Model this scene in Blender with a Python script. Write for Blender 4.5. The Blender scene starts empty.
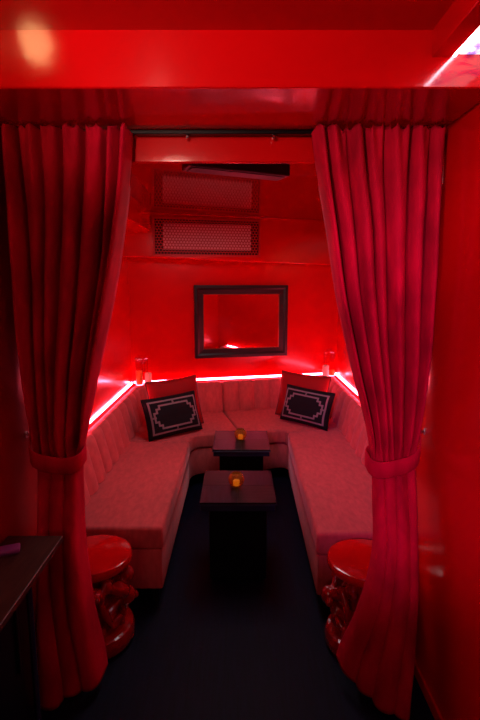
import bpy, bmesh, math, random
from mathutils import Vector, Matrix
random.seed(7)
C = bpy.context.scene.collection
PI = math.pi

# ------------------------------------------------------------------ materials
def mat(name, col, rough=.5, spec=.5, coat=0, coat_rough=.05, sheen=0, metal=0, bump=None, mottle=None, wood=False, sheen_tint=(1,1,1)):
    m = bpy.data.materials.new(name); m.use_nodes = True
    nt = m.node_tree; b = nt.nodes['Principled BSDF']
    b.inputs['Base Color'].default_value = (*col, 1)
    b.inputs['Roughness'].default_value = rough
    b.inputs['Specular IOR Level'].default_value = spec
    b.inputs['Coat Weight'].default_value = coat
    b.inputs['Coat Roughness'].default_value = coat_rough
    b.inputs['Metallic'].default_value = metal
    b.inputs['Sheen Weight'].default_value = sheen
    b.inputs['Sheen Tint'].default_value = (*sheen_tint, 1)
    b.inputs['Sheen Roughness'].default_value = .4
    tc = nt.nodes.new('ShaderNodeTexCoord')
    if mottle:
        sc, lo, hi, st = mottle
        mp = nt.nodes.new('ShaderNodeMapping'); mp.inputs['Scale'].default_value = st
        n = nt.nodes.new('ShaderNodeTexNoise'); n.inputs['Scale'].default_value = sc; n.inputs['Detail'].default_value = 5
        r = nt.nodes.new('ShaderNodeValToRGB')
        r.color_ramp.elements[0].position = .3; r.color_ramp.elements[1].position = .7
        r.color_ramp.elements[0].color = (*[c*lo for c in col], 1)
        r.color_ramp.elements[1].color = (*[min(1, c*hi) for c in col], 1)
        nt.links.new(tc.outputs['Object'], mp.inputs['Vector'])
        nt.links.new(mp.outputs['Vector'], n.inputs['Vector'])
        nt.links.new(n.outputs['Fac'], r.inputs['Fac'])
        nt.links.new(r.outputs['Color'], b.inputs['Base Color'])
    if bump:
        sc, strn, dist = bump
        n2 = nt.nodes.new('ShaderNodeTexNoise'); n2.inputs['Scale'].default_value = sc; n2.inputs['Detail'].default_value = 3
        bp = nt.nodes.new('ShaderNodeBump'); bp.inputs['Strength'].default_value = strn; bp.inputs['Distance'].default_value = dist
        nt.links.new(tc.outputs['Object'], n2.inputs['Vector'])
        nt.links.new(n2.outputs['Fac'], bp.inputs['Height'])
        nt.links.new(bp.outputs['Normal'], b.inputs['Normal'])
        if coat: nt.links.new(bp.outputs['Normal'], b.inputs['Coat Normal'])
    return m

def emit(name, col, k):
    m = bpy.data.materials.new(name); m.use_nodes = True
    b = m.node_tree.nodes['Principled BSDF']
    b.inputs['Base Color'].default_value = (.8, .6, .6, 1)
    b.inputs['Emission Color'].default_value = (*col, 1); b.inputs['Emission Strength'].default_value = k
    return m

def glass(name, col, rough=.02, ior=1.45):
    m = bpy.data.materials.new(name); m.use_nodes = True
    b = m.node_tree.nodes['Principled BSDF']
    b.inputs['Base Color'].default_value = (*col, 1); b.inputs['Roughness'].default_value = rough
    b.inputs['Transmission Weight'].default_value = 1; b.inputs['IOR'].default_value = ior
    return m

RED   = mat('red_lacquer', (.60, .0012, .003), .20, .5, coat=.25, coat_rough=.06, bump=(35, .04, .01))
REDC  = mat('red_gloss_ceiling', (.50, .001, .003), .14, .5, coat=.6, coat_rough=.04, bump=(22, .03, .01))
VELC  = mat('red_velvet_curtain', (.46, .0012, .026), .85, .12, sheen=.10, sheen_tint=(1, .02, .12), mottle=(11, .66, 1.3, (1, 1, .45)), bump=(180, .15, .004))
SOFA  = mat('rose_velvet', (.53, .095, .102), .75, .2, sheen=.35, sheen_tint=(1, .4, .43), mottle=(16, .86, 1.12, (2.6, 1, 1)), bump=(60, .2, .004))
PIPE  = mat('rose_piping', (.30, .035, .04), .8, .2)
REDP  = mat('red_cushion_fabric', (.27, .003, .005), .7, .2, bump=(250, .2, .003))
BLKP  = mat('black_cushion_fabric', (.006, .006, .009), .8, .2, bump=(250, .2, .003))
SILV  = mat('grey_ribbon', (.20, .155, .18), .6, .4, bump=(300, .2, .002))
BLACK = mat('black_metal', (.008, .008, .010), .35, .5)
FRAME = mat('black_frame_wood', (.009, .007, .009), .35, .5, mottle=(6, .6, 1.6, (1, 1, 12)))
BLKG  = mat('black_gloss_paint', (.003, .003, .006), .3, .3)
REDW  = mat('shaded_red_wall', (.24, .0008, .002), .3, .4, bump=(35, .04, .01))  # wall red darkened: the left wall's shade is put into its colour
REDM  = mat('red_mirror_lacquer', (.16, .0005, .001), .06, .8)
FLOOR = mat('dark_navy_floor', (.0016, .0018, .0135), .6, .15, mottle=(5, .6, 1.5, (14, 1, 1)), bump=(40, .2, .004))
STOOL = mat('red_ceramic_glaze', (.50, .002, .004), .14, .5, coat=.5, coat_rough=.04)
CARV  = mat('red_carved_glaze', (.34, .002, .004), .16, .6, coat=.6, coat_rough=.05, bump=(30, .4, .01))
CHROME = mat('chrome', (.7, .7, .75), .12, .5, metal=1)
MIRROR = mat('mirror_glass', (.80, .70, .70), .02, .5, metal=1)
TABLE_A = mat('dark_oak_veneer', (.012, .010, .011), .42, .15, mottle=(4, .5, 1.6, (2, 16, 2)), bump=(12, .1, .004))
TABLE_B = mat('black_oak_veneer', (.007, .009, .016), .38, .15, mottle=(4, .5, 1.7, (16, 2, 2)), bump=(12, .1, .004))
TABLE_E = mat('black_oak_edge', (.012, .020, .062), .45, .3, mottle=(6, .6, 1.6, (1, 1, 30)))
CONS  = mat('walnut_top', (.050, .018, .012), .4, .4, mottle=(5, .6, 1.5, (14, 2, 2)))
DCHR  = mat('dark_chrome', (.42, .38, .62), .22, .5, metal=1)
PURPLE = mat('purple_leather', (.24, .05, .26), .45, .4)
PURPLE2 = mat('dark_purple_edge', (.10, .02, .14), .5, .4)
LED   = emit('led_pink', (1, .09, .16), 60)
LEDW  = emit('led_cool_white', (1, .72, .85), 20)
CANDLE = mat('ivory_wax', (.85, .50, .38), .6, .3)
ORNG  = mat('amber_wax', (.95, .28, .05), .5, .3)
AMBER = glass('amber_glass', (.60, .26, .06), .02, 1.15); AMBER.node_tree.nodes['Principled BSDF'].inputs['Transmission Weight'].default_value = .72
CLEAR = glass('clear_glass', (.93, .86, .86), .01, 1.18)
FLAME = emit('candle_glow', (1, .50, .06), 1.0)
GRILL = mat('red_perforated_metal', (.46, .004, .008), .42, .35)
CAVITY = mat('cavity_shade', (.012, .004, .006), .8, .2)  # shade of the hollow behind the grille, put into the backing plate's colour
FILTER = mat('pale_filter_mesh', (.80, .46, .48), .7, .3, bump=(120, .4, .004))

def panel_mat():
    m = bpy.data.materials.new('backlit_blue_drawing'); m.use_nodes = True
    nt = m.node_tree; b = nt.nodes['Principled BSDF']
    tc = nt.nodes.new('ShaderNodeTexCoord')
    n = nt.nodes.new('ShaderNodeTexNoise'); n.inputs['Scale'].default_value = 16; n.inputs['Detail'].default_value = 3; n.inputs['Distortion'].default_value = 1.4
    r = nt.nodes.new('ShaderNodeValToRGB')
    r.color_ramp.elements[0].position = .40; r.color_ramp.elements[0].color = (.16, .17, .62, 1)
    r.color_ramp.elements[1].position = .50; r.color_ramp.elements[1].color = (1, .84, .92, 1)
    nt.links.new(tc.outputs['Object'], n.inputs['Vector']); nt.links.new(n.outputs['Fac'], r.inputs['Fac'])
    nt.links.new(r.outputs['Color'], b.inputs['Emission Color']); b.inputs['Emission Strength'].default_value = 1.5
    return m
PANEL = panel_mat()

# ------------------------------------------------------------------ mesh helpers
def box(bm, x0, x1, y0, y1, z0, z1, bev=0, seg=2):
    t = bmesh.new()
    bmesh.ops.create_cube(t, size=1)
    for v in t.verts:
        v.co = ((x0+x1)/2+v.co.x*(x1-x0), (y0+y1)/2+v.co.y*(y1-y0), (z0+z1)/2+v.co.z*(z1-z0))
    if bev: bmesh.ops.bevel(t, geom=t.edges[:], offset=bev, segments=seg, affect='EDGES', profile=.5)
    join(bm, t)

def join(bm, t):
    me = bpy.data.meshes.new('tmp'); t.to_mesh(me); t.free(); bm.from_mesh(me); bpy.data.meshes.remove(me)

def prism(bm, poly, z0, z1, bev=0, seg=3):
    """plan polygon (ccw) extruded from z0 to z1; z may be a function of (x, y)"""
    f0 = z0 if callable(z0) else (lambda x, y: z0); f1 = z1 if callable(z1) else (lambda x, y: z1)
    t = bmesh.new()
    lo = [t.verts.new((x, y, f0(x, y))) for x, y in poly]; hi = [t.verts.new((x, y, f1(x, y))) for x, y in poly]
    t.faces.new(list(reversed(lo))); t.faces.new(hi)
    n = len(poly)
    for i in range(n): t.faces.new((lo[i], lo[(i+1) % n], hi[(i+1) % n], hi[i]))
    bmesh.ops.recalc_face_normals(t, faces=t.faces[:])
    if bev:
        es = [e for e in t.edges if len(e.link_faces) == 2 and e.calc_face_angle(0) > .45]
        bmesh.ops.bevel(t, geom=es, offset=bev, segments=seg, affect='EDGES', profile=.5)
    join(bm, t)

def lathe(bm, prof, seg=48, c=(0, 0, 0)):
    rings = []
    for r, z in prof:
        if r < 1e-6: rings.append([bm.verts.new((c[0], c[1], c[2]+z))])
        else: rings.append([bm.verts.new((c[0]+r*math.cos(2*PI*i/seg), c[1]+r*math.sin(2*PI*i/seg), c[2]+z)) for i in range(seg)])
    for a, b in zip(rings, rings[1:]):
        for i in range(seg):
            j = (i+1) % seg
            if len(a) == 1 and len(b) == 1: continue
            if len(a) == 1: bm.faces.new((a[0], b[j], b[i]))
            elif len(b) == 1: bm.faces.new((a[i], a[j], b[0]))
            else: bm.faces.new((a[i], a[j], b[j], b[i]))

def tube(bm, pts, rad, seg=10, closed=False, squash=None):
    pts = [Vector(p) for p in pts]; n = len(pts)
    rads = rad if isinstance(rad, (list, tuple)) else [rad]*n
    rings = []; up = Vector((0, 0, 1)); prev = None
    for i, p in enumerate(pts):
        if closed: t = pts[(i+1) % n]-pts[i-1]
        else: t = pts[min(i+1, n-1)]-pts[max(i-1, 0)]
        t.normalize()
        a = t.cross(up) if prev is None else prev-t*prev.dot(t)
        if a.length < 1e-4: a = t.cross(Vector((1, 0, 0)))
        a.normalize(); b = t.cross(a); prev = a
        rings.append([bm.verts.new(p+(a*math.cos(2*PI*k/seg)+b*math.sin(2*PI*k/seg))*rads[i]) for k in range(seg)])
    m = n if closed else n-1
    for i in range(m):
        A, B = rings[i], rings[(i+1) % n]
        for k in range(seg): bm.faces.new((A[k], A[(k+1) % seg], B[(k+1) % seg], B[k]))
    if not closed:
        bm.faces.new(list(reversed(rings[0]))); bm.faces.new(rings[-1])

def sphere(bm, c, r, u=16, v=10, sc=(1, 1, 1)):
    m = Matrix.Translation(c) @ Matrix.Diagonal((*sc, 1))
    bmesh.ops.create_uvsphere(bm, u_segments=u, v_segments=v, radius=r, matrix=m)

def obj(name, bm, m, parent=None, smooth=False, angle=None):
    bmesh.ops.recalc_face_normals(bm, faces=bm.faces[:])
    me = bpy.data.meshes.new(name); bm.to_mesh(me); bm.free()
    if smooth or angle:
        for p in me.polygons: p.use_smooth = True
    if angle: me.set_sharp_from_angle(angle=math.radians(angle))
    o = bpy.data.objects.new(name, me); C.objects.link(o)
    for mm in (m if isinstance(m, list) else [m]): me.materials.append(mm)
    if parent: o.parent = parent
    return o

def tag(o, label, cat, group=None):
    o['label'] = label; o['category'] = cat
    if group: o['group'] = group
    return o
def thing(name, label, cat, loc=(0, 0, 0), rz=0, group=None):
    o = bpy.data.objects.new(name, None); C.objects.link(o); o.empty_display_size = .1
    o.location = loc; o.rotation_euler = (0, 0, rz)
    return tag(o, label, cat, group)
def settle(root, loc):
    """parts were modelled in room coordinates with the root at the origin: move the root to its base"""
    loc = Vector(loc); root.location = loc
    def shift(o):
        for ch in o.children:
            ch.data.transform(Matrix.Translation(-loc)); shift(ch)
    shift(root)
def recenter(o, loc):
    o.data.transform(Matrix.Translation(-Vector(loc))); o.location = loc
def dup(root, loc, rz, label):
    r = root.copy(); C.objects.link(r); r.location = loc; r.rotation_euler = (0, 0, rz); r['label'] = label
    for ch in list(root.children):
        c = ch.copy(); C.objects.link(c); c.parent = r
        for g in list(ch.children):
            d = g.copy(); C.objects.link(d); d.parent = c
    return r
def struct(name, bm, m, smooth=False, angle=None):
    o = obj(name, bm, m, None, smooth, angle); o['kind'] = 'structure'; return o
def new(): return bmesh.new()

# ------------------------------------------------------------------ the room
XL, XR, AX, YF = -.90, .79, 1.05, 2.05
K = .24
def YB(x): return 4.87+K*x                                   # the back wall stands a little askew
WN = Vector((K, -1, 0)).normalized()                         # its normal, into the room
b = new(); box(b, -1.6, 1.6, -2.2, 5.6, -.1, 0); struct('floor', b, FLOOR)
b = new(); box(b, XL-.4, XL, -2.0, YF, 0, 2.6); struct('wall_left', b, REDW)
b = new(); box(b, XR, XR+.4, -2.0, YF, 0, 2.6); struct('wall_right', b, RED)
b = new(); box(b, -1.3, 1.19, -2.1, -2.0, 0, 2.6); struct('wall_front', b, RED)
b = new(); box(b, -1.3, 1.19, -2.0, 1.565, 2.461, 2.56); struct('ceiling', b, REDC)
b = new(); box(b, -AX-.1, -AX, YF, YB(-AX)+.2, 0, 2.5); struct('wall_alcove_left', b, RED)
b = new(); box(b, AX, AX+.1, YF, YB(AX)+.2, 0, 2.5); struct('wall_alcove_right', b, RED)
b = new(); prism(b, [(-1.15, YB(-1.15)), (1.15, YB(1.15)), (1.15, YB(1.15)+.12), (-1.15, YB(-1.15)+.12)], 0, 2.5); struct('wall_back', b, RED)
b = new(); prism(b, [(-1.15, 2.0), (1.15, 2.0), (1.15, 5.3), (-1.15, 5.3)], lambda x, y: 2.343-.014*x, 2.5); struct('ceiling_alcove', b, REDM)
b = new(); box(b, XL, XR, 1.565, 2.0, 2.30, 2.60, .004, 1); struct('trim_1', b, REDC)                       # lintel over the opening
b = new(); prism(b, [(-AX, 2.0), (AX, 2.0), (AX, 2.025), (-AX, 2.025)], 2.19, 2.4, .004, 1); struct('trim_2', b, REDC)   # valance board behind the curtains
b = new()                                                    # bulkhead over the back sofa
def YK(x): return 4.65+K*x
prism(b, [(-AX, YK(-AX)), (AX, YK(AX)), (AX, YB(AX)+.01), (-AX, YB(-AX)+.01)], lambda x, y: 1.932-.029*x, 2.4, .012, 4); struct('trim_3', b, RED)
b = new(); tube(b, [(x, YK(x)-.004, 2.343-.014*x-.004) for x in (-.785, 0, AX)], .007, 10); struct('trim_6', b, RED, True)   # bead in the corner of ceiling and bulkhead
b = new(); box(b, -AX-.01, -.79, 2.45, YK(-.79)-.002, 2.18, 2.4, .005, 1); struct('trim_4', b, RED)          # duct along the left alcove wall
b = new(); box(b, .577, .640, -2.0, 1.565, 2.386, 2.48, .003, 1); struct('trim_5', b, REDC)                  # downstand beam by the light panel
b = new(); box(b, XR-.012, XR, -2.0, YF, 0, .055, .003, 1); struct('baseboard_right', b, RED)
b = new(); box(b, XL, XL+.012, -2.0, YF, 0, .055, .003, 1); struct('baseboard_left', b, RED)

# ceiling light panel and its strip
t = thing('light_panel', 'bright white backlit ceiling panel with blue drawing in the top right corner', 'light panel')
b = new(); box(b, .660, XR-.002, .2, 1.56, 2.392, 2.402); obj('diffuser', b, PANEL, t)
b = new(); box(b, .656, XR-.002, .2, 1.56, 2.4025, 2.4605); obj('housing', b, mat('white_housing', (.7, .6, .62), .5), t)
settle(t, (.72, .88, 2.392))
b = new(); box(b, .6405, .649, .2, 1.563, 2.385, 2.394, .002, 1); o = obj('led_strip', b, LEDW)
tag(o, 'cool white straight light strip along the ceiling beam at top right', 'light strip'); recenter(o, (.648, .88, 2.386))

# pink light strips on top of the sofa backs
Z0, Z1 = .757, .775
b = new(); box(b, -AX+.001, -AX+.012, 2.40, YB(-AX)-.03, Z0, Z1); o = obj('led_strip', b, LED)
tag(o, 'glowing pink light strip along left wall above the left sofa back', 'light strip'); recenter(o, (-AX+.006, 3.4, Z0))
b = new(); box(b, AX-.012, AX-.001, 2.40, YB(AX)-.03, Z0, Z1); o = obj('led_strip', b, LED)
tag(o, 'glowing pink light strip along right wall above the right sofa back', 'light strip'); recenter(o, (AX-.006, 3.6, Z0))
b = new(); q = WN*.011; e = WN*.001
prism(b, [(-1.03+e.x, YB(-1.03)+e.y), (-1.03+q.x, YB(-1.03)+q.y), (1.03+q.x, YB(1.03)+q.y), (1.03+e.x, YB(1.03)+e.y)], Z0, Z1); o = obj('led_strip', b, LED)
tag(o, 'glowing pink light strip along back wall below the black framed mirror', 'light strip'); recenter(o, (0, YB(0)-.01, Z0))

# ------------------------------------------------------------------ ventilation grille on the bulkhead (two millimetre plate, staggered holes)
def hex_plate(bm, w, h, pitch, hole, th):
    """plate of hexagonal cells with a hexagonal hole each, in the xz plane, front at y=0"""
    R = pitch/math.sqrt(3); cache = {}
    def V(x, y, z):
        k = (round(x, 5), round(y, 5), round(z, 5))
        if k not in cache: cache[k] = bm.verts.new((x, y, z))
        return cache[k]
    row = 0; z = pitch*.5
    while z < h-pitch*.3:
        x = pitch*.5+(pitch*.5 if row % 2 else 0)
        while x < w-pitch*.3:
            o = [(x+R*math.cos(PI/6+k*PI/3), z+R*math.sin(PI/6+k*PI/3)) for k in range(6)]
            i = [(x+hole*math.cos(PI/6+k*PI/3), z+hole*math.sin(PI/6+k*PI/3)) for k in range(6)]
            for k in range(6):
                j = (k+1) % 6
                bm.faces.new((V(o[k][0], 0, o[k][1]), V(o[j][0], 0, o[j][1]), V(i[j][0], 0, i[j][1]), V(i[k][0], 0, i[k][1])))
                bm.faces.new((V(i[k][0], 0, i[k][1]), V(i[j][0], 0, i[j][1]), V(i[j][0], th, i[j][1]), V(i[k][0], th, i[k][1])))
            x += pitch
        z += R*1.5; row += 1
ang = math.atan(K)
GX = -.765; GW, GH = .985, .328
t = thing('ventilation_grille', 'red perforated metal air grille on the bulkhead above the back sofa', 'air grille', (GX, YK(GX)-.0155, 1.985), ang)
b = new(); hex_plate(b, GW, GH, .0285, .0122, .002); obj('perforated_plate', b, GRILL, t)
b = new()
box(b, 0, GW, -.002, .012, -.012, .006, .001, 1); box(b, 0, GW, -.002, .012, GH-.012, GH+.006, .001, 1)
box(b, -.012, .006, -.002, .012, -.012, GH+.006, .001, 1); box(b, GW-.006, GW+.012, -.002, .012, -.012, GH+.006, .001, 1)
obj('rim', b, GRILL, t)
b = new(); box(b, .08, GW-.08, .0085, .011, .045, GH-.045); obj('filter', b, FILTER, t)
b = new(); box(b, 0, GW, .0115, .0145, 0, GH-.006); obj('backing', b, CAVITY, t)

# black unit hanging under the alcove ceiling behind the beam
t = thing('ceiling_unit', 'long black slim unit under the alcove ceiling behind the curtain beam', 'ceiling unit', (-.011, 2.424, 2.249), math.radians(24.5))
b = new(); box(b, -.245, .285, -.02, .10, 0, .060, .006, 2); obj('body', b, BLACK, t)
b = new(); box(b, -.225, .265, -.005, .085, -.004, .0005, .001, 1); obj('bottom_cover', b, mat('dark_grille', (.02, .016, .018), .5, .4), t)
for bx in (-.13, .12):
    b = new(); box(b, bx-.02, bx+.02, .03, .07, .0605, .0925); obj('bracket', b, BLACK, t)

# ------------------------------------------------------------------ mirror
mx = .025; W2, H2 = .482, .362
n = thing('wall_mirror', 'black wooden framed mirror hanging on the red back wall', 'mirror', (mx, YB(mx)-.002, .985), ang)
b = new()
def mitre(bm, W, H, fw, th):
    """four mitred frame bars with a raised outer lip; x across, z up from 0, front towards -y"""
    prof = [(0, 0), (0, -th), (fw*.3, -th), (fw*.5, -th*.7), (fw, -th*.55), (fw, 0)]
    cs = [(-W, 0, 1, 1), (W, 0, -1, 1), (W, 2*H, -1, -1), (-W, 2*H, 1, -1)]
    rings = [[bm.verts.new((cx+sx*d, y, cz+sz*d)) for d, y in prof] for cx, cz, sx, sz in cs]
    for i in range(4):
        A, B = rings[i], rings[(i+1) % 4]
        for k in range(len(prof)): bm.faces.new((A[k], A[(k+1) % len(prof)], B[(k+1) % len(prof)], B[k]))
mitre(b, W2, H2, .092, .035); obj('frame', b, FRAME, n)
b = new(); box(b, -W2+.085, W2-.085, -.012, -.004, .085, 2*H2-.085); obj('mirror_glass', b, MIRROR, n)
b = new(); mitre(b, W2-.088, H2-.088, .007, .021)
for v in b.verts: v.co.z += .088
obj('inner_bead', b, mat('copper_bead', (.5, .14, .07), .3, metal=.8), n)

# ------------------------------------------------------------------ sofas
def offset_path(pts, d):
    """offset a plan polyline to its left by d (mitred)"""
    out = []
    for i, p in enumerate(pts):
        p = Vector(p)
        t1 = (p-Vector(pts[i-1])).normalized() if i > 0 else None
        t2 = (Vector(pts[i+1])-p).normalized() if i < len(pts)-1 else None
        t1 = t1 or t2; t2 = t2 or t1
        n1 = Vector((-t1.y, t1.x)); n2 = Vector((-t2.y, t2.x)); m = (n1+n2).normalized()
        out.append(p+m*(d/max(.4, m.dot(n1))))
    return out
def resample(pts, step):
    out = []
    for a, c in zip(pts, pts[1:]):
        a = Vector(a); c = Vector(c); L = (c-a).length; k = max(1, round(L/step))
        out += [a.lerp(c, i/k) for i in range(k)]
    return out+[Vector(pts[-1])]
def fillet(a, p, c, r, n=8):
    """quadratic rounding of corner p between a and c"""
    a, p, c = Vector(a), Vector(p), Vector(c)
    s = p+(a-p).normalized()*r; e = p+(c-p).normalized()*r
    return [s.lerp(p, i/n).lerp(p.lerp(e, i/n), i/n) for i in range(n+1)]
def backrest(path, parent, channel=.170):
    """upholstered back with vertical channels along a wall line; the path runs with the room on its left"""
    prof = [(.015, .465), (.015, .725), (.022, .744), (.045, .754), (.075, .752), (.098, .738), (.110, .715), (.128, .64), (.147, .56), (.165, .48), (.168, .465)]
    # cumulated length along a line half way through the back
    pts = resample(path, .0147); mid = offset_path(pts, .12)
    s = [0]
    for i in range(1, len(mid)): s.append(s[-1]+(mid[i]-mid[i-1]).length)
    L = s[-1]; nch = max(1, round(L/channel)); cw = L/nch
    bm = new(); rings = []
    offs = {}
    for d, z in prof: offs[(d, z)] = None
    def norm_at(i):
        t1 = (pts[i]-pts[max(0, i-1)]); t2 = (pts[min(len(pts)-1, i+1)]-pts[i])
        t1 = t1.normalized() if t1.length > 0 else t2.normalized(); t2 = t2.normalized() if t2.length > 0 else t1
        tt = (t1+t2).normalized(); return Vector((-tt.y, tt.x))
    for i in range(len(pts)):
        ph = (s[i]/cw) % 1.0
        if i == len(pts)-1: ph = 0
        g = abs(math.sin(PI*ph))**.42                       # puffed channel, narrow groove
        nn = norm_at(i); ring = []
        for d, z in prof:
            wgt = 0 if d < .03 else min(1, (d-.03)/.06)
            dd = d-.038*(1-g)*wgt; zz = z-(.012*(1-g) if z > .7 and d > .03 else 0)
            p = pts[i]+nn*dd; ring.append(bm.verts.new((p.x, p.y, zz)))
        rings.append(ring)
    for A, B in zip(rings, rings[1:]):
        for k in range(len(prof)):
            j = (k+1) % len(prof); bm.faces.new((A[k], A[j], B[j], B[k]))
    bm.faces.new(list(reversed(rings[0]))); bm.faces.new(rings[-1])
    return obj('backrest', bm, SOFA, parent, angle=50)
def sofa_module(label, seat_poly, base_poly, back_path, feet, base_loc):
    t = thing('sofa_section', label, 'sofa', (0, 0, 0), 0, 'rose velvet sofa sections')
    b = new(); prism(b, seat_poly, .335, .462, .022, 4); obj('seat_cushion', b, SOFA, t, angle=40)
    b = new(); prism(b, base_poly, .105, .334, .010, 2); obj('base', b, SOFA, t, angle=40)
    backrest(back_path, t)
    for x, y in feet:
        b = new(); lathe(b, [(0, 0), (.022, 0), (.03, .106), (0, .106)], 16, (x, y, 0)); obj('foot', b, BLACK, t, angle=40)
    settle(t, base_loc)
    return t
SB = .165
def inset(poly, d=.006):
    pp = [Vector(p) for p in poly]; n = len(pp); out = []
    for i in range(n):
        t1 = (pp[i]-pp[i-1]).normalized(); t2 = (pp[(i+1) % n]-pp[i]).normalized()
        n1 = Vector((-t1.y, t1.x)); n2 = Vector((-t2.y, t2.x)); m = (n1+n2).normalized(); out.append(pp[i]+m*(d/max(.4, m.dot(n1))))
    return [(p.x, p.y) for p in out]
xs = -.398
# left straight section
p1 = [(-1.035, 2.335), (xs, 2.335), (xs, 3.738), (-1.035, 3.738)]
sofa_module('long rose velvet sofa section along the left wall, behind the left curtain', p1, inset(p1, .008),
            [(-AX+.014, 3.735), (-AX+.014, 2.36)], [(-.46, 2.41), (-.96, 2.41), (-.46, 3.66), (-.96, 3.66)], (-.72, 3.03, 0))
xr = .398
p2 = [(xr, 2.28), (1.035, 2.28), (1.035, 4.19), (xr+.02, 3.962)]
sofa_module('long rose velvet sofa section along the right wall, behind the right curtain', p2, inset(p2, .008),
            [(AX-.014, 2.31), (AX-.014, 4.18)], [(.46, 2.36), (.96, 2.36), (.47, 3.88), (.96, 4.05)], (.72, 3.15, 0))
# corner sections: each runs round its corner to the oblique seam in the middle of the back
ub = Vector((1, K)).normalized(); nb = Vector((WN.x, WN.y))
def bw(x, d): p = Vector((x, YB(x)))+nb*d; return p
S0 = bw(-.19, .02); S1 = S0+nb*.90                             # the seam in the middle
SD = .895
cl = [Vector((-1.035, 3.744)), Vector((xs, 3.744))]
inner = Vector((xs, YB(-.6)+nb.y*SD+.06))
front_l = bw(-.45, SD)
innerL = fillet((xs, 3.744), (xs, 3.93), S1, .16)
pl = [(-1.035, 3.744), (xs, 3.744)]+[(p.x, p.y) for p in innerL[1:]]+[(S1.x-.004, S1.y)]+[(S0.x-.004, S0.y)]+[(-1.035, YB(-1.035)-.025)]
pl = [p for i, p in enumerate(pl) if i == 0 or (Vector(p)-Vector(pl[i-1])).length > .004]
pathL = [(S0.x+nb.x*0-.003, bw(-.19, .014).y)]
cornerL = (-AX+.014, YB(-AX)-.014)
pathL = [tuple(bw(-.19, .014)-ub*.003)]+[tuple(p) for p in fillet(bw(-.19, .014), cornerL, (-AX+.014, 3.74), .14, 10)]+[(-AX+.014, 3.744)]
sofa_module('left corner section of the rose velvet sofa, below the left half of the mirror', pl, inset(pl, .012), pathL,
            [(-.95, 3.85), (-.55, 4.05), (-.30, 4.22), (-.95, 4.50), (-.30, 4.68)], (-.6, 4.2, 0))
innerR = fillet(S1, (xr+.02, 4.075), (xr+.02, 3.968), .10)
pr = [(S0.x+.004, S0.y), (S1.x+.004, S1.y)]+[(p.x, p.y) for p in innerR]+[(xr+.02, 3.972), (1.035, 4.200), (1.035, YB(1.035)-.025)]
pr = [p for i, p in enumerate(pr) if i == 0 or (Vector(p)-Vector(pr[i-1])).length > .004]
cornerR = (AX-.014, YB(AX)-.014)
pathR = [(AX-.014, 4.20)]+[tuple(p) for p in fillet((AX-.014, 4.19), cornerR, bw(-.19, .014), .14, 10)]+[tuple(bw(-.19, .014)+ub*.003)]
sofa_module('right corner section of the rose velvet sofa, below the right half of the mirror', pr, inset(pr, .012), pathR,
            [(.05, 4.12), (.50, 4.20), (.95, 4.32), (.05, 4.70), (.95, 4.92)], (.5, 4.45, 0))

# ------------------------------------------------------------------ cushions
def pillow_pt(u, v, W, H, T, side):
    """u, v in -1..1; x across, z up, y thickness (front is -y)"""
    x = u*W/2*(1-.055*(1-abs(u)**2)*0-.05*(1-v*v)*abs(u)**3); z = v*H/2*(1-.05*(1-u*u)*abs(v)**3)
    t = T/2*(max(0, 1-u**4)*max(0, 1-v**4))**.55
    t *= 1+.05*math.sin(5*u+2*v)+.04*math.sin(7*v-3*u)
    return Vector((x, -t if side else t, z))
def pillow_mesh(W, H, T, n=26):
    bm = new(); F = {}; B = {}
    for i in range(n+1):
        for j in range(n+1):
            u = -math.cos(PI*i/n)*.5-(.5-i/n); v = -math.cos(PI*j/n)*.5-(.5-j/n)
            p = pillow_pt(u, v, W, H, T, True); F[i, j] = bm.verts.new(p)
            if 0 < i < n and 0 < j < n: B[i, j] = bm.verts.new(pillow_pt(u, v, W, H, T, False))
            else: B[i, j] = F[i, j]
    for i in range(n):
        for j in range(n):
            bm.faces.new((F[i, j], F[i+1, j], F[i+1, j+1], F[i, j+1]))
            bm.faces.new((B[i, j], B[i, j+1], B[i+1, j+1], B[i+1, j]))
    return bm
def ribbon(bm, poly, w, W, H, T):
    """closed polyline in -1..1 pillow space, laid over the front of the pillow as a band w metres wide"""
    n = len(poly)
    for i in range(n):
        a = Vector(poly[i]); c = Vector(poly[(i+1) % n])
        A = Vector((a.x*W/2, a.y*H/2)); D = Vector((c.x*W/2, c.y*H/2)); d = (D-A)
        L = d.length
        if L < 1e-5: continue
        d.normalize(); nn = Vector((-d.y, d.x))*w/2; A = A-d*w/2; D = D+d*w/2
        k = max(1, round((L+w)/.02)); row = []
        for q in range(k+1):
            P = A.lerp(D, q/k); r = []
            for sgn in (-1, 1):
                Q = P+nn*sgn; p = pillow_pt(Q.x/(W/2), Q.y/(H/2), W, H, T, True); p.y -= .0025; r.append(bm.verts.new(p))
            for sgn in (1, -1):
                Q = P+nn*sgn; p = pillow_pt(Q.x/(W/2), Q.y/(H/2), W, H, T, True); p.y += .001; r.append(bm.verts.new(p))
            row.append(r)
        for r1, r2 in zip(row, row[1:]):
            for z in range(4): bm.faces.new((r1[z], r1[(z+1) % 4], r2[(z+1) % 4], r2[z]))
        bm.faces.new(row[0]); bm.faces.new(list(reversed(row[-1])))
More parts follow.
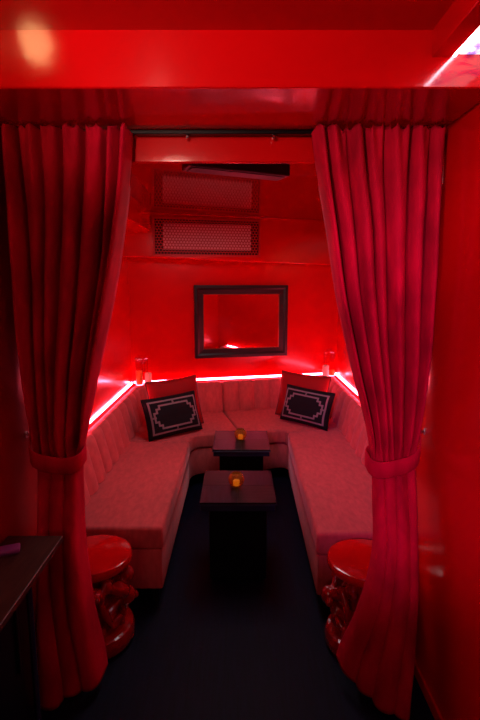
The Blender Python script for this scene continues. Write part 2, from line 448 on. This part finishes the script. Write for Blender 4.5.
def cushion(name, label, bottom, yaw, lean, W, H, T, m, key=False, group=None, roll=0):
    R = Matrix.Rotation(yaw, 4, 'Z') @ Matrix.Rotation(-lean, 4, 'X') @ Matrix.Rotation(roll, 4, 'Y') @ Matrix.Translation((0, 0, H/2))
    t = thing(name, label, 'cushion', bottom, 0, group)
    b = pillow_mesh(W, H, T); b.transform(R); obj('cover', b, m, t, smooth=True)
    b = new(); e = []
    for i in range(100):
        a = i/25.0; sd = int(a); f = (a-sd)*2-1
        u, v = [(f, -1), (1, f), (-f, 1), (-1, -f)][sd]; e.append(R @ pillow_pt(u, v, W, H, T, True))
    tube(b, e, .005, 6, True); obj('piping', b, mat('dark_piping', (.05, .003, .004), .7) if not key else BLKP, t, smooth=True)
    if key:
        b = new(); o, i = .83, .60
        ou, ov = .86, .78
        ribbon(b, [(-ou, -ov), (ou, -ov), (ou, ov), (-ou, ov)], .015, W, H, T)
        for u0, v0, u1, v1 in ((0, ov, 0, .60), (0, -ov, 0, -.60), (-ou, 0, -.72, 0), (ou, 0, .72, 0)):
            ribbon(b, [(u0, v0), (u1, v1)], .014, W, H, T)
        st = [(.52, .56), (.52, .40), (.63, .40), (.63, .22), (.74, .22)]
        lp = st+[(u, -v) for u, v in reversed(st)]+[(-u, -v) for u, v in st]+[(-u, v) for u, v in reversed(st)]
        ribbon(b, lp, .015, W, H, T)
        b.transform(R); obj('key_border', b, SILV, t)
    return t
D = math.radians
cushion('throw_cushion', 'plain red square cushion behind the black cushion in the left sofa corner', (-.525, 4.050, .478), D(27), D(16), .47, .435, .13, REDP, group='plain red cushions', roll=D(-3))
cushion('lumbar_cushion', 'black cushion with pale stepped border in the left sofa corner', (-.520, 3.860, .476), D(35), D(20), .50, .335, .12, BLKP, True, 'black cushions with pale border', roll=D(-2))
cushion('throw_cushion', 'plain red square cushion behind the black cushion in the right sofa corner', (.565, 4.352, .480), D(-28), D(16), .49, .42, .13, REDP, group='plain red cushions', roll=D(2))
cushion('lumbar_cushion', 'black cushion with pale stepped border in the right sofa corner', (.570, 4.157, .478), D(-40), D(18), .50, .325, .12, BLKP, True, 'black cushions with pale border', roll=D(2))

# ------------------------------------------------------------------ tables with amber candle globes
def table(label, loc):
    t = thing('cocktail_table', label, 'table', loc, 0, 'square dark tables')
    w = .215; d = .235
    b = new(); box(b, -w+.008, w-.008, -d+.008, d-.008, .465, .502, .004, 2); obj('apron', b, TABLE_E, t)
    b = new(); box(b, -w, w, -d, d, .503, .509, .002, 1); obj('top_edge', b, TABLE_E, t)
    for sx, sy, m in ((-1, -1, TABLE_B), (1, -1, TABLE_A), (-1, 1, TABLE_A), (1, 1, TABLE_B)):
        b = new(); x0, x1 = sorted((0.0004*sx, sx*(w-.002))); y0, y1 = sorted((.0004*sy, sy*(d-.002)))
        box(b, x0, x1, y0, y1, .5095, .52, .0008, 1); obj('veneer_panel', b, m, t)
    b = new(); box(b, -.165, .165, -.17, .17, .02, .4645, .006, 2); obj('pedestal', b, BLKG, t)
    b = new(); box(b, -.150, .150, -.155, .155, 0, .0195, .004, 1); obj('plinth', b, BLKG, t)
    return t
t1 = table('nearer square table with dark veneered top on the floor between the sofas', (-.006, 2.735, 0))
t2 = dup(t1, (.018, 3.60, 0), 0, 'farther square dark table in front of the back sofa corner sections')
for gx, gy, lb in ((-.016, 2.72, 'round amber glass candle globe on the nearer dark table'), (.012, 3.60, 'round amber glass candle globe on the farther dark table')):
    t = thing('candle_globe', lb, 'candle holder', (gx, gy, .5205), 0, 'amber candle globes')
    prof = []; R = .048
    for k in range(15):
        a = -PI/2+.42+k*(PI-.42-.62)/14; prof.append((R*math.cos(a), R+R*math.sin(a)-.004))
    inner = [(max(.002, r-.003), z+(.003 if i == 0 else 0)) for i, (r, z) in enumerate(prof)]
    b = new(); lathe(b, [(0, prof[0][1])]+prof+list(reversed(inner))+[(0, inner[0][1])], 40); obj('glass_globe', b, AMBER, t, smooth=True)
    b = new(); lathe(b, [(0, .008), (.019, .008), (.020, .036), (.016, .040), (0, .038)], 24); c = obj('candle', b, FLAME, t, angle=40)
    b = new(); lathe(b, [(.0012, .038), (.001, .045), (0, .046)], 8); obj('wick', b, BLACK, c)

# ------------------------------------------------------------------ candles on the sofa back corners
def tube_glass(label, loc, r, h, fill=None, grp='glass candle tubes'):
    t = thing('glass_candle_tube', label, 'candle holder', loc, 0, grp)
    b = new(); lathe(b, [(0, 0), (r-.002, 0), (r, .003), (r, h), (r-.001, h+.001), (r-.003, h), (r-.003, .006), (0, .006)], 32); obj('glass_cylinder', b, CLEAR, t, angle=40)
    b = new(); tube(b, [(r*math.cos(a*PI/16), r*math.sin(a*PI/16), h) for a in range(32)], .003, 8, True); obj('rim', b, CHROME, t, smooth=True)
    if fill:
        b = new(); lathe(b, [(0, .0065), (r-.006, .0065), (r-.006, fill), (r-.010, fill+.003), (0, fill+.001)], 28); obj('candle', b, ORNG, t, angle=40)
def pillar(label, loc, r, h):
    t = thing('pillar_candle', label, 'candle', loc, 0, 'ivory candles')
    b = new(); lathe(b, [(0, 0), (r, 0), (r, h-.006), (r-.006, h), (r*.4, h-.004), (0, h-.006)], 28); obj('wax', b, CANDLE, t, angle=50)
    b = new(); lathe(b, [(.0013, h-.006), (.001, h+.008), (0, h+.009)], 8); obj('wick', b, BLACK, t)
ZT = .7555
tube_glass('wide clear glass tube with amber candle in left corner above the sofa', (-.962, 4.553, ZT), .036, .250, .135)
tube_glass('slim clear glass tube behind the ivory candle in the left sofa corner', (-.904, 4.604, ZT), .017, .250)
pillar('ivory pillar candle beside the glass tubes in the left sofa corner', (-.875, 4.552, ZT-.0005), .032, .118)
tube_glass('wide clear glass tube with amber candle in right corner above the sofa', (.990, 5.035, ZT), .036, .250, .06)
tube_glass('slim clear glass tube behind the ivory candle in the right sofa corner', (.918, 5.030, ZT), .017, .245)
pillar('ivory pillar candle beside the glass tubes in the right sofa corner', (.912, 4.968, ZT-.0005), .034, .122)

# ------------------------------------------------------------------ carved red stools
def make_stool(label):
    t = thing('garden_stool', label, 'stool', (0, 0, 0), 0, 'carved red stools')
    b = new(); lathe(b, [(0, .398), (.150, .398), (.172, .405), (.179, .415), (.181, .437), (.176, .447), (.165, .451), (0, .4525)], 64); obj('seat', b, STOOL, t, angle=35)
    b = new(); lathe(b, [(0, 0), (.150, 0), (.170, .006), (.179, .024), (.180, .060), (.172, .082), (.154, .092), (0, .092)], 64); obj('foot_ring', b, CARV, t, angle=40)
    b = new()
    lathe(b, [(0, .06), (.115, .06), (.105, .14), (.095, .24), (.105, .33), (.125, .405), (0, .405)], 32)
    for k in range(6):                                       # writhing openwork figures round a waisted core
        a0 = k*PI/3+.3; pts = []; rd = []
        for i in range(25):
            f = i/24; z = .068+f*.335
            a = a0+.55*math.sin(f*2*PI*1.1+k*.9)
            r = .118+.032*math.sin(f*PI*3+k*1.7)+.018*(1-2*abs(f-.5))
            pts.append((r*math.cos(a), r*math.sin(a), z)); rd.append(.025+.010*math.sin(f*PI*5+k*2.1))
        tube(b, pts, rd, 10)
        for f, rr in ((.22, .036), (.52, .040), (.8, .033)):  # heads and knees
            i = int(f*24); p = Vector(pts[i]); p.x *= 1.13; p.y *= 1.13
            sphere(b, p, rr, 14, 9, (1, 1, 1.15))
            p2 = p+Vector((math.cos(a0+1.3), math.sin(a0+1.3), -.45)).normalized()*.042
            sphere(b, p2, rr*.55, 10, 7)
        q = []; 
        for i in range(13):                                   # a limb crossing to the next figure
            f = i/12; a = a0+f*PI/3*1.1; z = .30-.15*f+.05*math.sin(f*PI*2); r = .140+.022*math.sin(f*PI)
            q.append((r*math.cos(a), r*math.sin(a), z))
        tube(b, q, [.019+.005*math.sin(i*1.3) for i in range(13)], 9)
        q = []
        for i in range(11):                                   # tail curling over the foot
            f = i/10; a = a0+.5-f*.9; r = .135+.02*math.sin(f*PI); z = .085+.075*math.sin(f*PI)
            q.append((r*math.cos(a), r*math.sin(a), z))
        tube(b, q, [.020-.008*i/10 for i in range(11)], 8)
    for v in b.verts: v.co.x *= .90; v.co.y *= .90
    o = obj('carved_body', b, CARV, t)
    m = o.modifiers.new('blend', 'REMESH'); m.mode = 'VOXEL'; m.voxel_size = .0065; m.use_smooth_shade = True
    s = o.modifiers.new('soft', 'SMOOTH'); s.iterations = 3; s.factor = .5
    return t
s1 = make_stool('round red carved ceramic stool beside the left curtain'); s1.location = (-.692, 2.116, 0); s1.rotation_euler.z = .2
s2 = dup(s1, (.595, 2.076, 0), 1.0, 'round red carved ceramic stool partly behind the right curtain')

# ------------------------------------------------------------------ curtains
def interp(tab, z):
    """smooth interpolation in a table of (z, value), z falling"""
    n = len(tab)
    if z >= tab[0][0]: return tab[0][1]
    if z <= tab[-1][0]: return tab[-1][1]
    for i in range(n-1):
        z0, v0 = tab[i]; z1, v1 = tab[i+1]
        if z0 >= z >= z1:
            h = z1-z0; s = (z-z0)/h
            m0 = (tab[i+1][1]-tab[i-1][1])/(tab[i+1][0]-tab[i-1][0]) if i > 0 else (v1-v0)/h
            m1 = (tab[i+2][1]-tab[i][1])/(tab[i+2][0]-tab[i][0]) if i < n-2 else (v1-v0)/h
            return (2*s**3-3*s*s+1)*v0+(s**3-2*s*s+s)*h*m0+(-2*s**3+3*s*s)*v1+(s**3-s*s)*h*m1
def pleats(N, rnd, wr):
    wid = [rnd.uniform(*wr) for _ in range(N)]; tot = sum(wid); cum = [0]
    for w in wid: cum.append(cum[-1]+w/tot)
    return dict(N=N, cum=cum, a=[rnd.uniform(.6, 1.1) for _ in range(N)], b=[rnd.uniform(0, 6.28) for _ in range(N)], x=[rnd.uniform(-.35, .35) for _ in range(N)])
def pleat(P, u, z, pw):
    """depth (-1..1) and phase of the pleat at u"""
    N = P['N']; k = 0
    while k < N-1 and u > P['cum'][k+1]: k += 1
    ph = (u-P['cum'][k])/(P['cum'][k+1]-P['cum'][k]); a = P['a'][k]*(1+.25*math.sin(2.2*z+P['b'][k]))
    sh = ph+P['x'][k]*math.sin(PI*ph)*.5*math.sin(1.5*z+P['b'][k])
    ridge = max(0, math.sin(PI*min(1, max(0, sh))))**pw
    return a*(2*ridge-1)-.3*(1-a), math.sin(2*PI*ph)*a
def curtain(label, outer, inner, ybase, ytilt, amp, N, NB, seed, depth_lim, lift):
    rnd = random.Random(seed)
    PA = pleats(N, rnd, (.5, 1.7)); PB = pleats(NB, rnd, (.75, 1.35))
    ht = [rnd.uniform(0, .022) for _ in range(2*N+2)]
    NU, NV = 200, 140
    ztop, zbot = 2.298, .008
    bm = new(); G = []
    for j in range(NV+1):
        f = j/NV; z = ztop+(zbot-ztop)*f; row = []
        xo, xi = interp(outer, z), interp(inner, z); A = interp(amp, z); yb = interp(ybase, z); yt = interp(ytilt, z)
        sgn = 1 if xi > xo else -1; w = xi-xo
        mix = min(1, max(0, (1.07-z)/.14)); mix = mix*mix*(3-2*mix)
        for i in range(NU+1):
            u = i/NU
            wob = .010*math.sin(3*z+5*u+seed)+.006*math.sin(7*z-9*u)
            uu = min(1, max(0, u+wob*math.sin(PI*u)))
            d1, p1 = pleat(PA, uu, z, .90); d2, p2 = pleat(PB, uu, z, .66)
            d = A*(d1*(1-mix)+d2*mix); p = -.10*p1*(1-mix)-.36*p2*mix
            g = math.exp(-(ztop-z)/.15)                      # gathers of the heading, dying out a hand below the top
            d += g*.013*math.sin(2*PI*(1.6*N*u)+seed)
            lead = math.exp(-((u-.875)/.06)**2)*min(1, max(0, (2.25-z)/.4))*(1-mix)   # deep fold behind the leading edge
            d -= .085*lead
            d += .0035*math.sin(23*u+9*z+seed)*math.sin(11*z-17*u)
            x = xo+w*u+sgn*A*p*math.sin(PI*u)**.5
            y = yb+yt*u**1.3-d; zz = z
            if z < .8: zz = z+lift*u**2*(1-z/.8)                # the tie lifts the leading corner of the hem
            if j == 0: zz = z-ht[int(u*2*N)]*abs(math.cos(PI*2*N*u))
            if y > depth_lim and z > 2.1: y = depth_lim
            row.append(bm.verts.new((x, y, zz)))
        G.append(row)
    for j in range(NV):
        for i in range(NU): bm.faces.new((G[j][i], G[j][i+1], G[j+1][i+1], G[j+1][i]))
    t = thing('curtain', label, 'curtain', (0, 0, 0), 0, 'red velvet curtains')
    o = obj('cloth', bm, VELC, t, smooth=True)
    sd = o.modifiers.new('thick', 'SOLIDIFY'); sd.thickness = .004; sd.offset = 0
    return t, o
YBASE_L = [(2.3, 1.905), (2.0, 1.915), (1.5, 1.93), (1.05, 1.935), (.85, 1.92), (.5, 1.86), (0, 1.775)]
tilt_L = [(2.3, 0), (1.3, .0), (1.0, .0), (.6, -.03), (.4, -.02), (0, .04)]
amp_L = [(2.3, .034), (2.15, .052), (1.8, .070), (1.4, .068), (1.08, .044), (.98, .030), (.8, .046), (.4, .066), (0, .070)]
cL, oL = curtain('dark red velvet curtain tied back on the left of the alcove, beside the wooden console',
    [(2.3, -.896), (1.85, -.878), (1.45, -.872), (1.07, -.858), (.95, -.85), (.55, -.845), (0, -.82)],
    [(2.3, -.405), (2.15, -.42), (1.96, -.45), (1.65, -.515), (1.33, -.595), (1.07, -.652), (.95, -.668), (.75, -.665), (.53, -.645), (.3, -.62), (.1, -.585), (0, -.575)],
    YBASE_L, tilt_L, amp_L, 7, 3, 3, 1.95, .06)
settle(cL, (-.7, 1.9, .008))
YBASE_R = [(2.3, 1.905), (2.0, 1.915), (1.5, 1.93), (1.05, 1.935), (.85, 1.89), (.5, 1.795), (0, 1.70)]
tilt_R = [(2.3, 0), (1.3, .0), (1.0, .0), (.6, -.02), (.4, .0), (0, .13)]
cR, oR = curtain('brighter crimson velvet curtain tied back on the right of the alcove, by the right wall',
    [(2.3, .786), (1.96, .784), (1.65, .778), (1.29, .765), (1.07, .745), (.95, .738), (.55, .72), (.3, .705), (0, .685)],
    [(2.3, .275), (2.15, .30), (1.96, .341), (1.65, .401), (1.37, .472), (1.116, .543), (.98, .562), (.85, .562), (.64, .555), (.3, .490), (.1, .440), (0, .425)],
    YBASE_R, tilt_R, amp_L, 7, 4, 11, 1.95, .10)
settle(cR, (.6, 1.85, .008))

# tiebacks: a sagging band round the gathered cloth, its end looped over a wall hook
def tieback(label, x0, x1, hook, y0, ry, z, sag, tilt):
    """x0 outer, x1 inner side of the waist"""
    t = thing('curtain_tieback', label, 'tieback', (0, 0, 0), 0, 'curtain tiebacks')
    b = new(); n = 56; rows = []
    cx = (x0+x1)/2; rx = abs(x1-x0)/2; s = 1 if x1 > x0 else -1
    for i in range(n):
        a = 2*PI*i/n; cxa = math.cos(a); sya = math.sin(a)
        px = cx-s*rx*(abs(cxa)**.8)*(1 if cxa > 0 else -1); py = y0-ry*(abs(sya)**.7)*(1 if sya > 0 else -1)
        front = max(0, sya)
        zz = z+tilt*cxa-sag*front
        if cxa > .55:
            q = (cxa-.55)/.45; q = q*q*(3-2*q)
            px = px*(1-q)+hook[0]*q; py = py*(1-q)+(hook[1])*q; zz = zz*(1-q)+hook[2]*q
            hw = .036*(1-q)+.010*q
        else: hw = .036
        o = Vector((px-cx, py-y0, 0)); o = o.normalized() if o.length > 0 else o
        r = []
        for dz, dr in ((-hw, .001), (-hw*.9, .004), (0, .005), (hw*.9, .004), (hw, .001), (hw*.8, -.001), (-hw*.8, -.001)):
            r.append(b.verts.new((px+o.x*dr, py+o.y*dr, zz+dz)))
        rows.append(r)
    for i in range(n):
        A, B = rows[i], rows[(i+1) % n]
        for k in range(7): b.faces.new((A[k], A[(k+1) % 7], B[(k+1) % 7], B[k]))
    obj('band', b, VELC, t, smooth=True)
    b = new(); tube(b, [(hook[0]+.012*math.cos(a*PI/8), hook[1], hook[2]+.012*math.sin(a*PI/8)) for a in range(16)], .0025, 6, True); obj('ring', b, CHROME, t, smooth=True)
    settle(t, (cx, y0, z))
    return t
tieback('dark red velvet tieback around the left curtain', -.885, -.652, (-.872, 1.955, 1.085), 1.935, .078, 1.035, .045, .03)
tieback('crimson velvet tieback around the right curtain', .765, .540, (.763, 1.965, 1.095), 1.935, .080, 1.025, .045, .045)
for s, x, y, z, lb in ((1, XL, 1.955, 1.085, 'small chrome tieback hook on the left wall by the dark curtain'), (-1, XR, 1.965, 1.095, 'small chrome tieback hook on the right wall by the crimson curtain')):
    t = thing('tieback_hook', lb, 'hook', (x, y, z), 0, 'tieback hooks')
    b = new(); tube(b, [(s*.001, 0, 0), (s*.005, 0, 0)], .014, 16); obj('plate', b, CHROME, t)
    b = new(); tube(b, [(s*.005, 0, 0), (s*.022, 0, 0), (s*.032, 0, .004), (s*.036, 0, .014)], [.004, .004, .004, .005], 10); obj('hook_arm', b, CHROME, t, smooth=True)

# black curtain track
t = thing('curtain_track', 'black curtain track under the red lintel between the two curtains', 'curtain track')
b = new(); box(b, XL+.004, XR-.004, 1.957, 1.985, 2.284, 2.299, .002, 1); obj('rail', b, BLKG, t)
for x in (-.20, .135):
    b = new(); box(b, x-.006, x+.006, 1.962, 1.980, 2.270, 2.2835, .002, 1); obj('glider', b, CHROME, t)
settle(t, (0, 1.97, 2.284))

# ------------------------------------------------------------------ console in the left foreground
t = thing('console_table', 'dark walnut topped console with slim black legs at lower left foreground', 'table')
b = new(); box(b, XL+.004, -.682, .55, 1.735, .728, .750, .003, 2); obj('top', b, CONS, t)
b = new(); box(b, XL+.02, -.735, .62, 1.56, .700, .7275, .002, 1); obj('apron', b, BLACK, t)
for x, y in ((-.735, 1.535), (-.735, .65), (XL+.04, 1.64), (XL+.04, .65)):
    b = new(); tube(b, [(x, y, 0), (x, y, .6995)], .011, 14); obj('leg', b, DCHR, t, angle=40)
b = new(); box(b, XL+.03, -.765, .68, 1.62, .06, .695, .004, 2); obj('cabinet_body', b, BLKG, t)
for y0 in (.69, 1.10):
    b = new(); box(b, -.7645, -.752, y0, y0+.395, .11, .69, .003, 2); d = obj('door', b, BLKG, t)
    b = new(); box(b, -.7515, -.742, y0+.350, y0+.362, .40, .66, .003, 2); obj('handle', b, BLACK, d)
settle(t, (-.80, 1.14, 0))
t = thing('card_case', 'small purple case lying on the dark walnut console', 'case', (-.842, 1.612, .7505), math.radians(22))
b = new(); box(b, -.045, .045, -.024, .024, .004, .020, .006, 3); obj('cover', b, PURPLE, t, angle=40)
b = new(); box(b, -.041, .041, -.021, .021, 0, .0035, .001, 1); obj('tray', b, PURPLE2, t)

# ------------------------------------------------------------------ light
def area(name, loc, rot, size, power, col, sy=None, spread=None):
    l = bpy.data.lights.new(name, 'AREA'); l.energy = power; l.color = col; l.size = size
    if sy: l.shape = 'RECTANGLE'; l.size_y = sy
    if spread: l.spread = spread
    o = bpy.data.objects.new(name, l); C.objects.link(o); o.location = loc; o.rotation_euler = rot; return o
def aim(o, tgt): o.rotation_euler = (Vector(tgt)-o.location).to_track_quat('-Z', 'Y').to_euler()
def point(name, loc, power, col, r):
    l = bpy.data.lights.new(name, 'POINT'); l.energy = power; l.color = col; l.shadow_soft_size = r
    o = bpy.data.objects.new(name, l); C.objects.link(o); o.location = loc; return o
area('alcove_ceiling_light', (.02, 3.1, 2.27), (0, 0, 0), .5, 9.5, (1, .84, .88), 1.0)
l = bpy.data.lights.new('warm_uplight', 'SPOT'); l.energy = 9; l.color = (1, .55, .22); l.spot_size = math.radians(85); l.spot_blend = .5; l.shadow_soft_size = .07
o = bpy.data.objects.new('warm_uplight', l); C.objects.link(o); o.location = (-.85, .95, 2.22); aim(o, (-.6, 1.5, 2.52))
l = bpy.data.lights.new('uplight', 'SPOT'); l.energy = 64; l.color = (1, .60, .50); l.spot_size = math.radians(80); l.spot_blend = .5; l.shadow_soft_size = .06
o = bpy.data.objects.new('uplight', l); C.objects.link(o); o.location = (-.45, .26, 2.33); aim(o, (-.05, 1.1, 2.60))
l = bpy.data.lights.new('magenta_spot', 'SPOT'); l.energy = 215; l.color = (1, .16, .75); l.spot_size = math.radians(32); l.spot_blend = .8; l.shadow_soft_size = .05
o = bpy.data.objects.new('magenta_spot', l); C.objects.link(o); o.location = (-.55, -1.2, 2.0); aim(o, (.72, 1.9, 1.30))
a = area('room_fill', (-.80, -1.5, 2.0), (0, 0, 0), .4, 6.5, (1, .42, .34)); aim(a, (.4, 1.9, 1.3))  # unseen soft fill added behind the camera to lift the curtains
w = bpy.data.worlds.new('dim_room'); bpy.context.scene.world = w; w.use_nodes = True
w.node_tree.nodes['Background'].inputs[0].default_value = (.05, .02, .06, 1); w.node_tree.nodes['Background'].inputs[1].default_value = .3

# ------------------------------------------------------------------ camera
cam = bpy.data.cameras.new('camera'); co = bpy.data.objects.new('camera', cam); C.objects.link(co)
cam.sensor_fit = 'VERTICAL'; cam.sensor_height = 36; cam.lens = 24.0; cam.clip_start = .02
cam.shift_x = 1/720
co.location = (0, 0, 1.71); co.rotation_euler = (PI/2-math.atan(75/480), 0, 0)
sc = bpy.context.scene; sc.camera = co
sc.view_settings.view_transform = 'Standard'; sc.view_settings.look = 'None'
sc.view_settings.gamma = 1; sc.view_settings.exposure = 0; sc.view_settings.use_curve_mapping = False
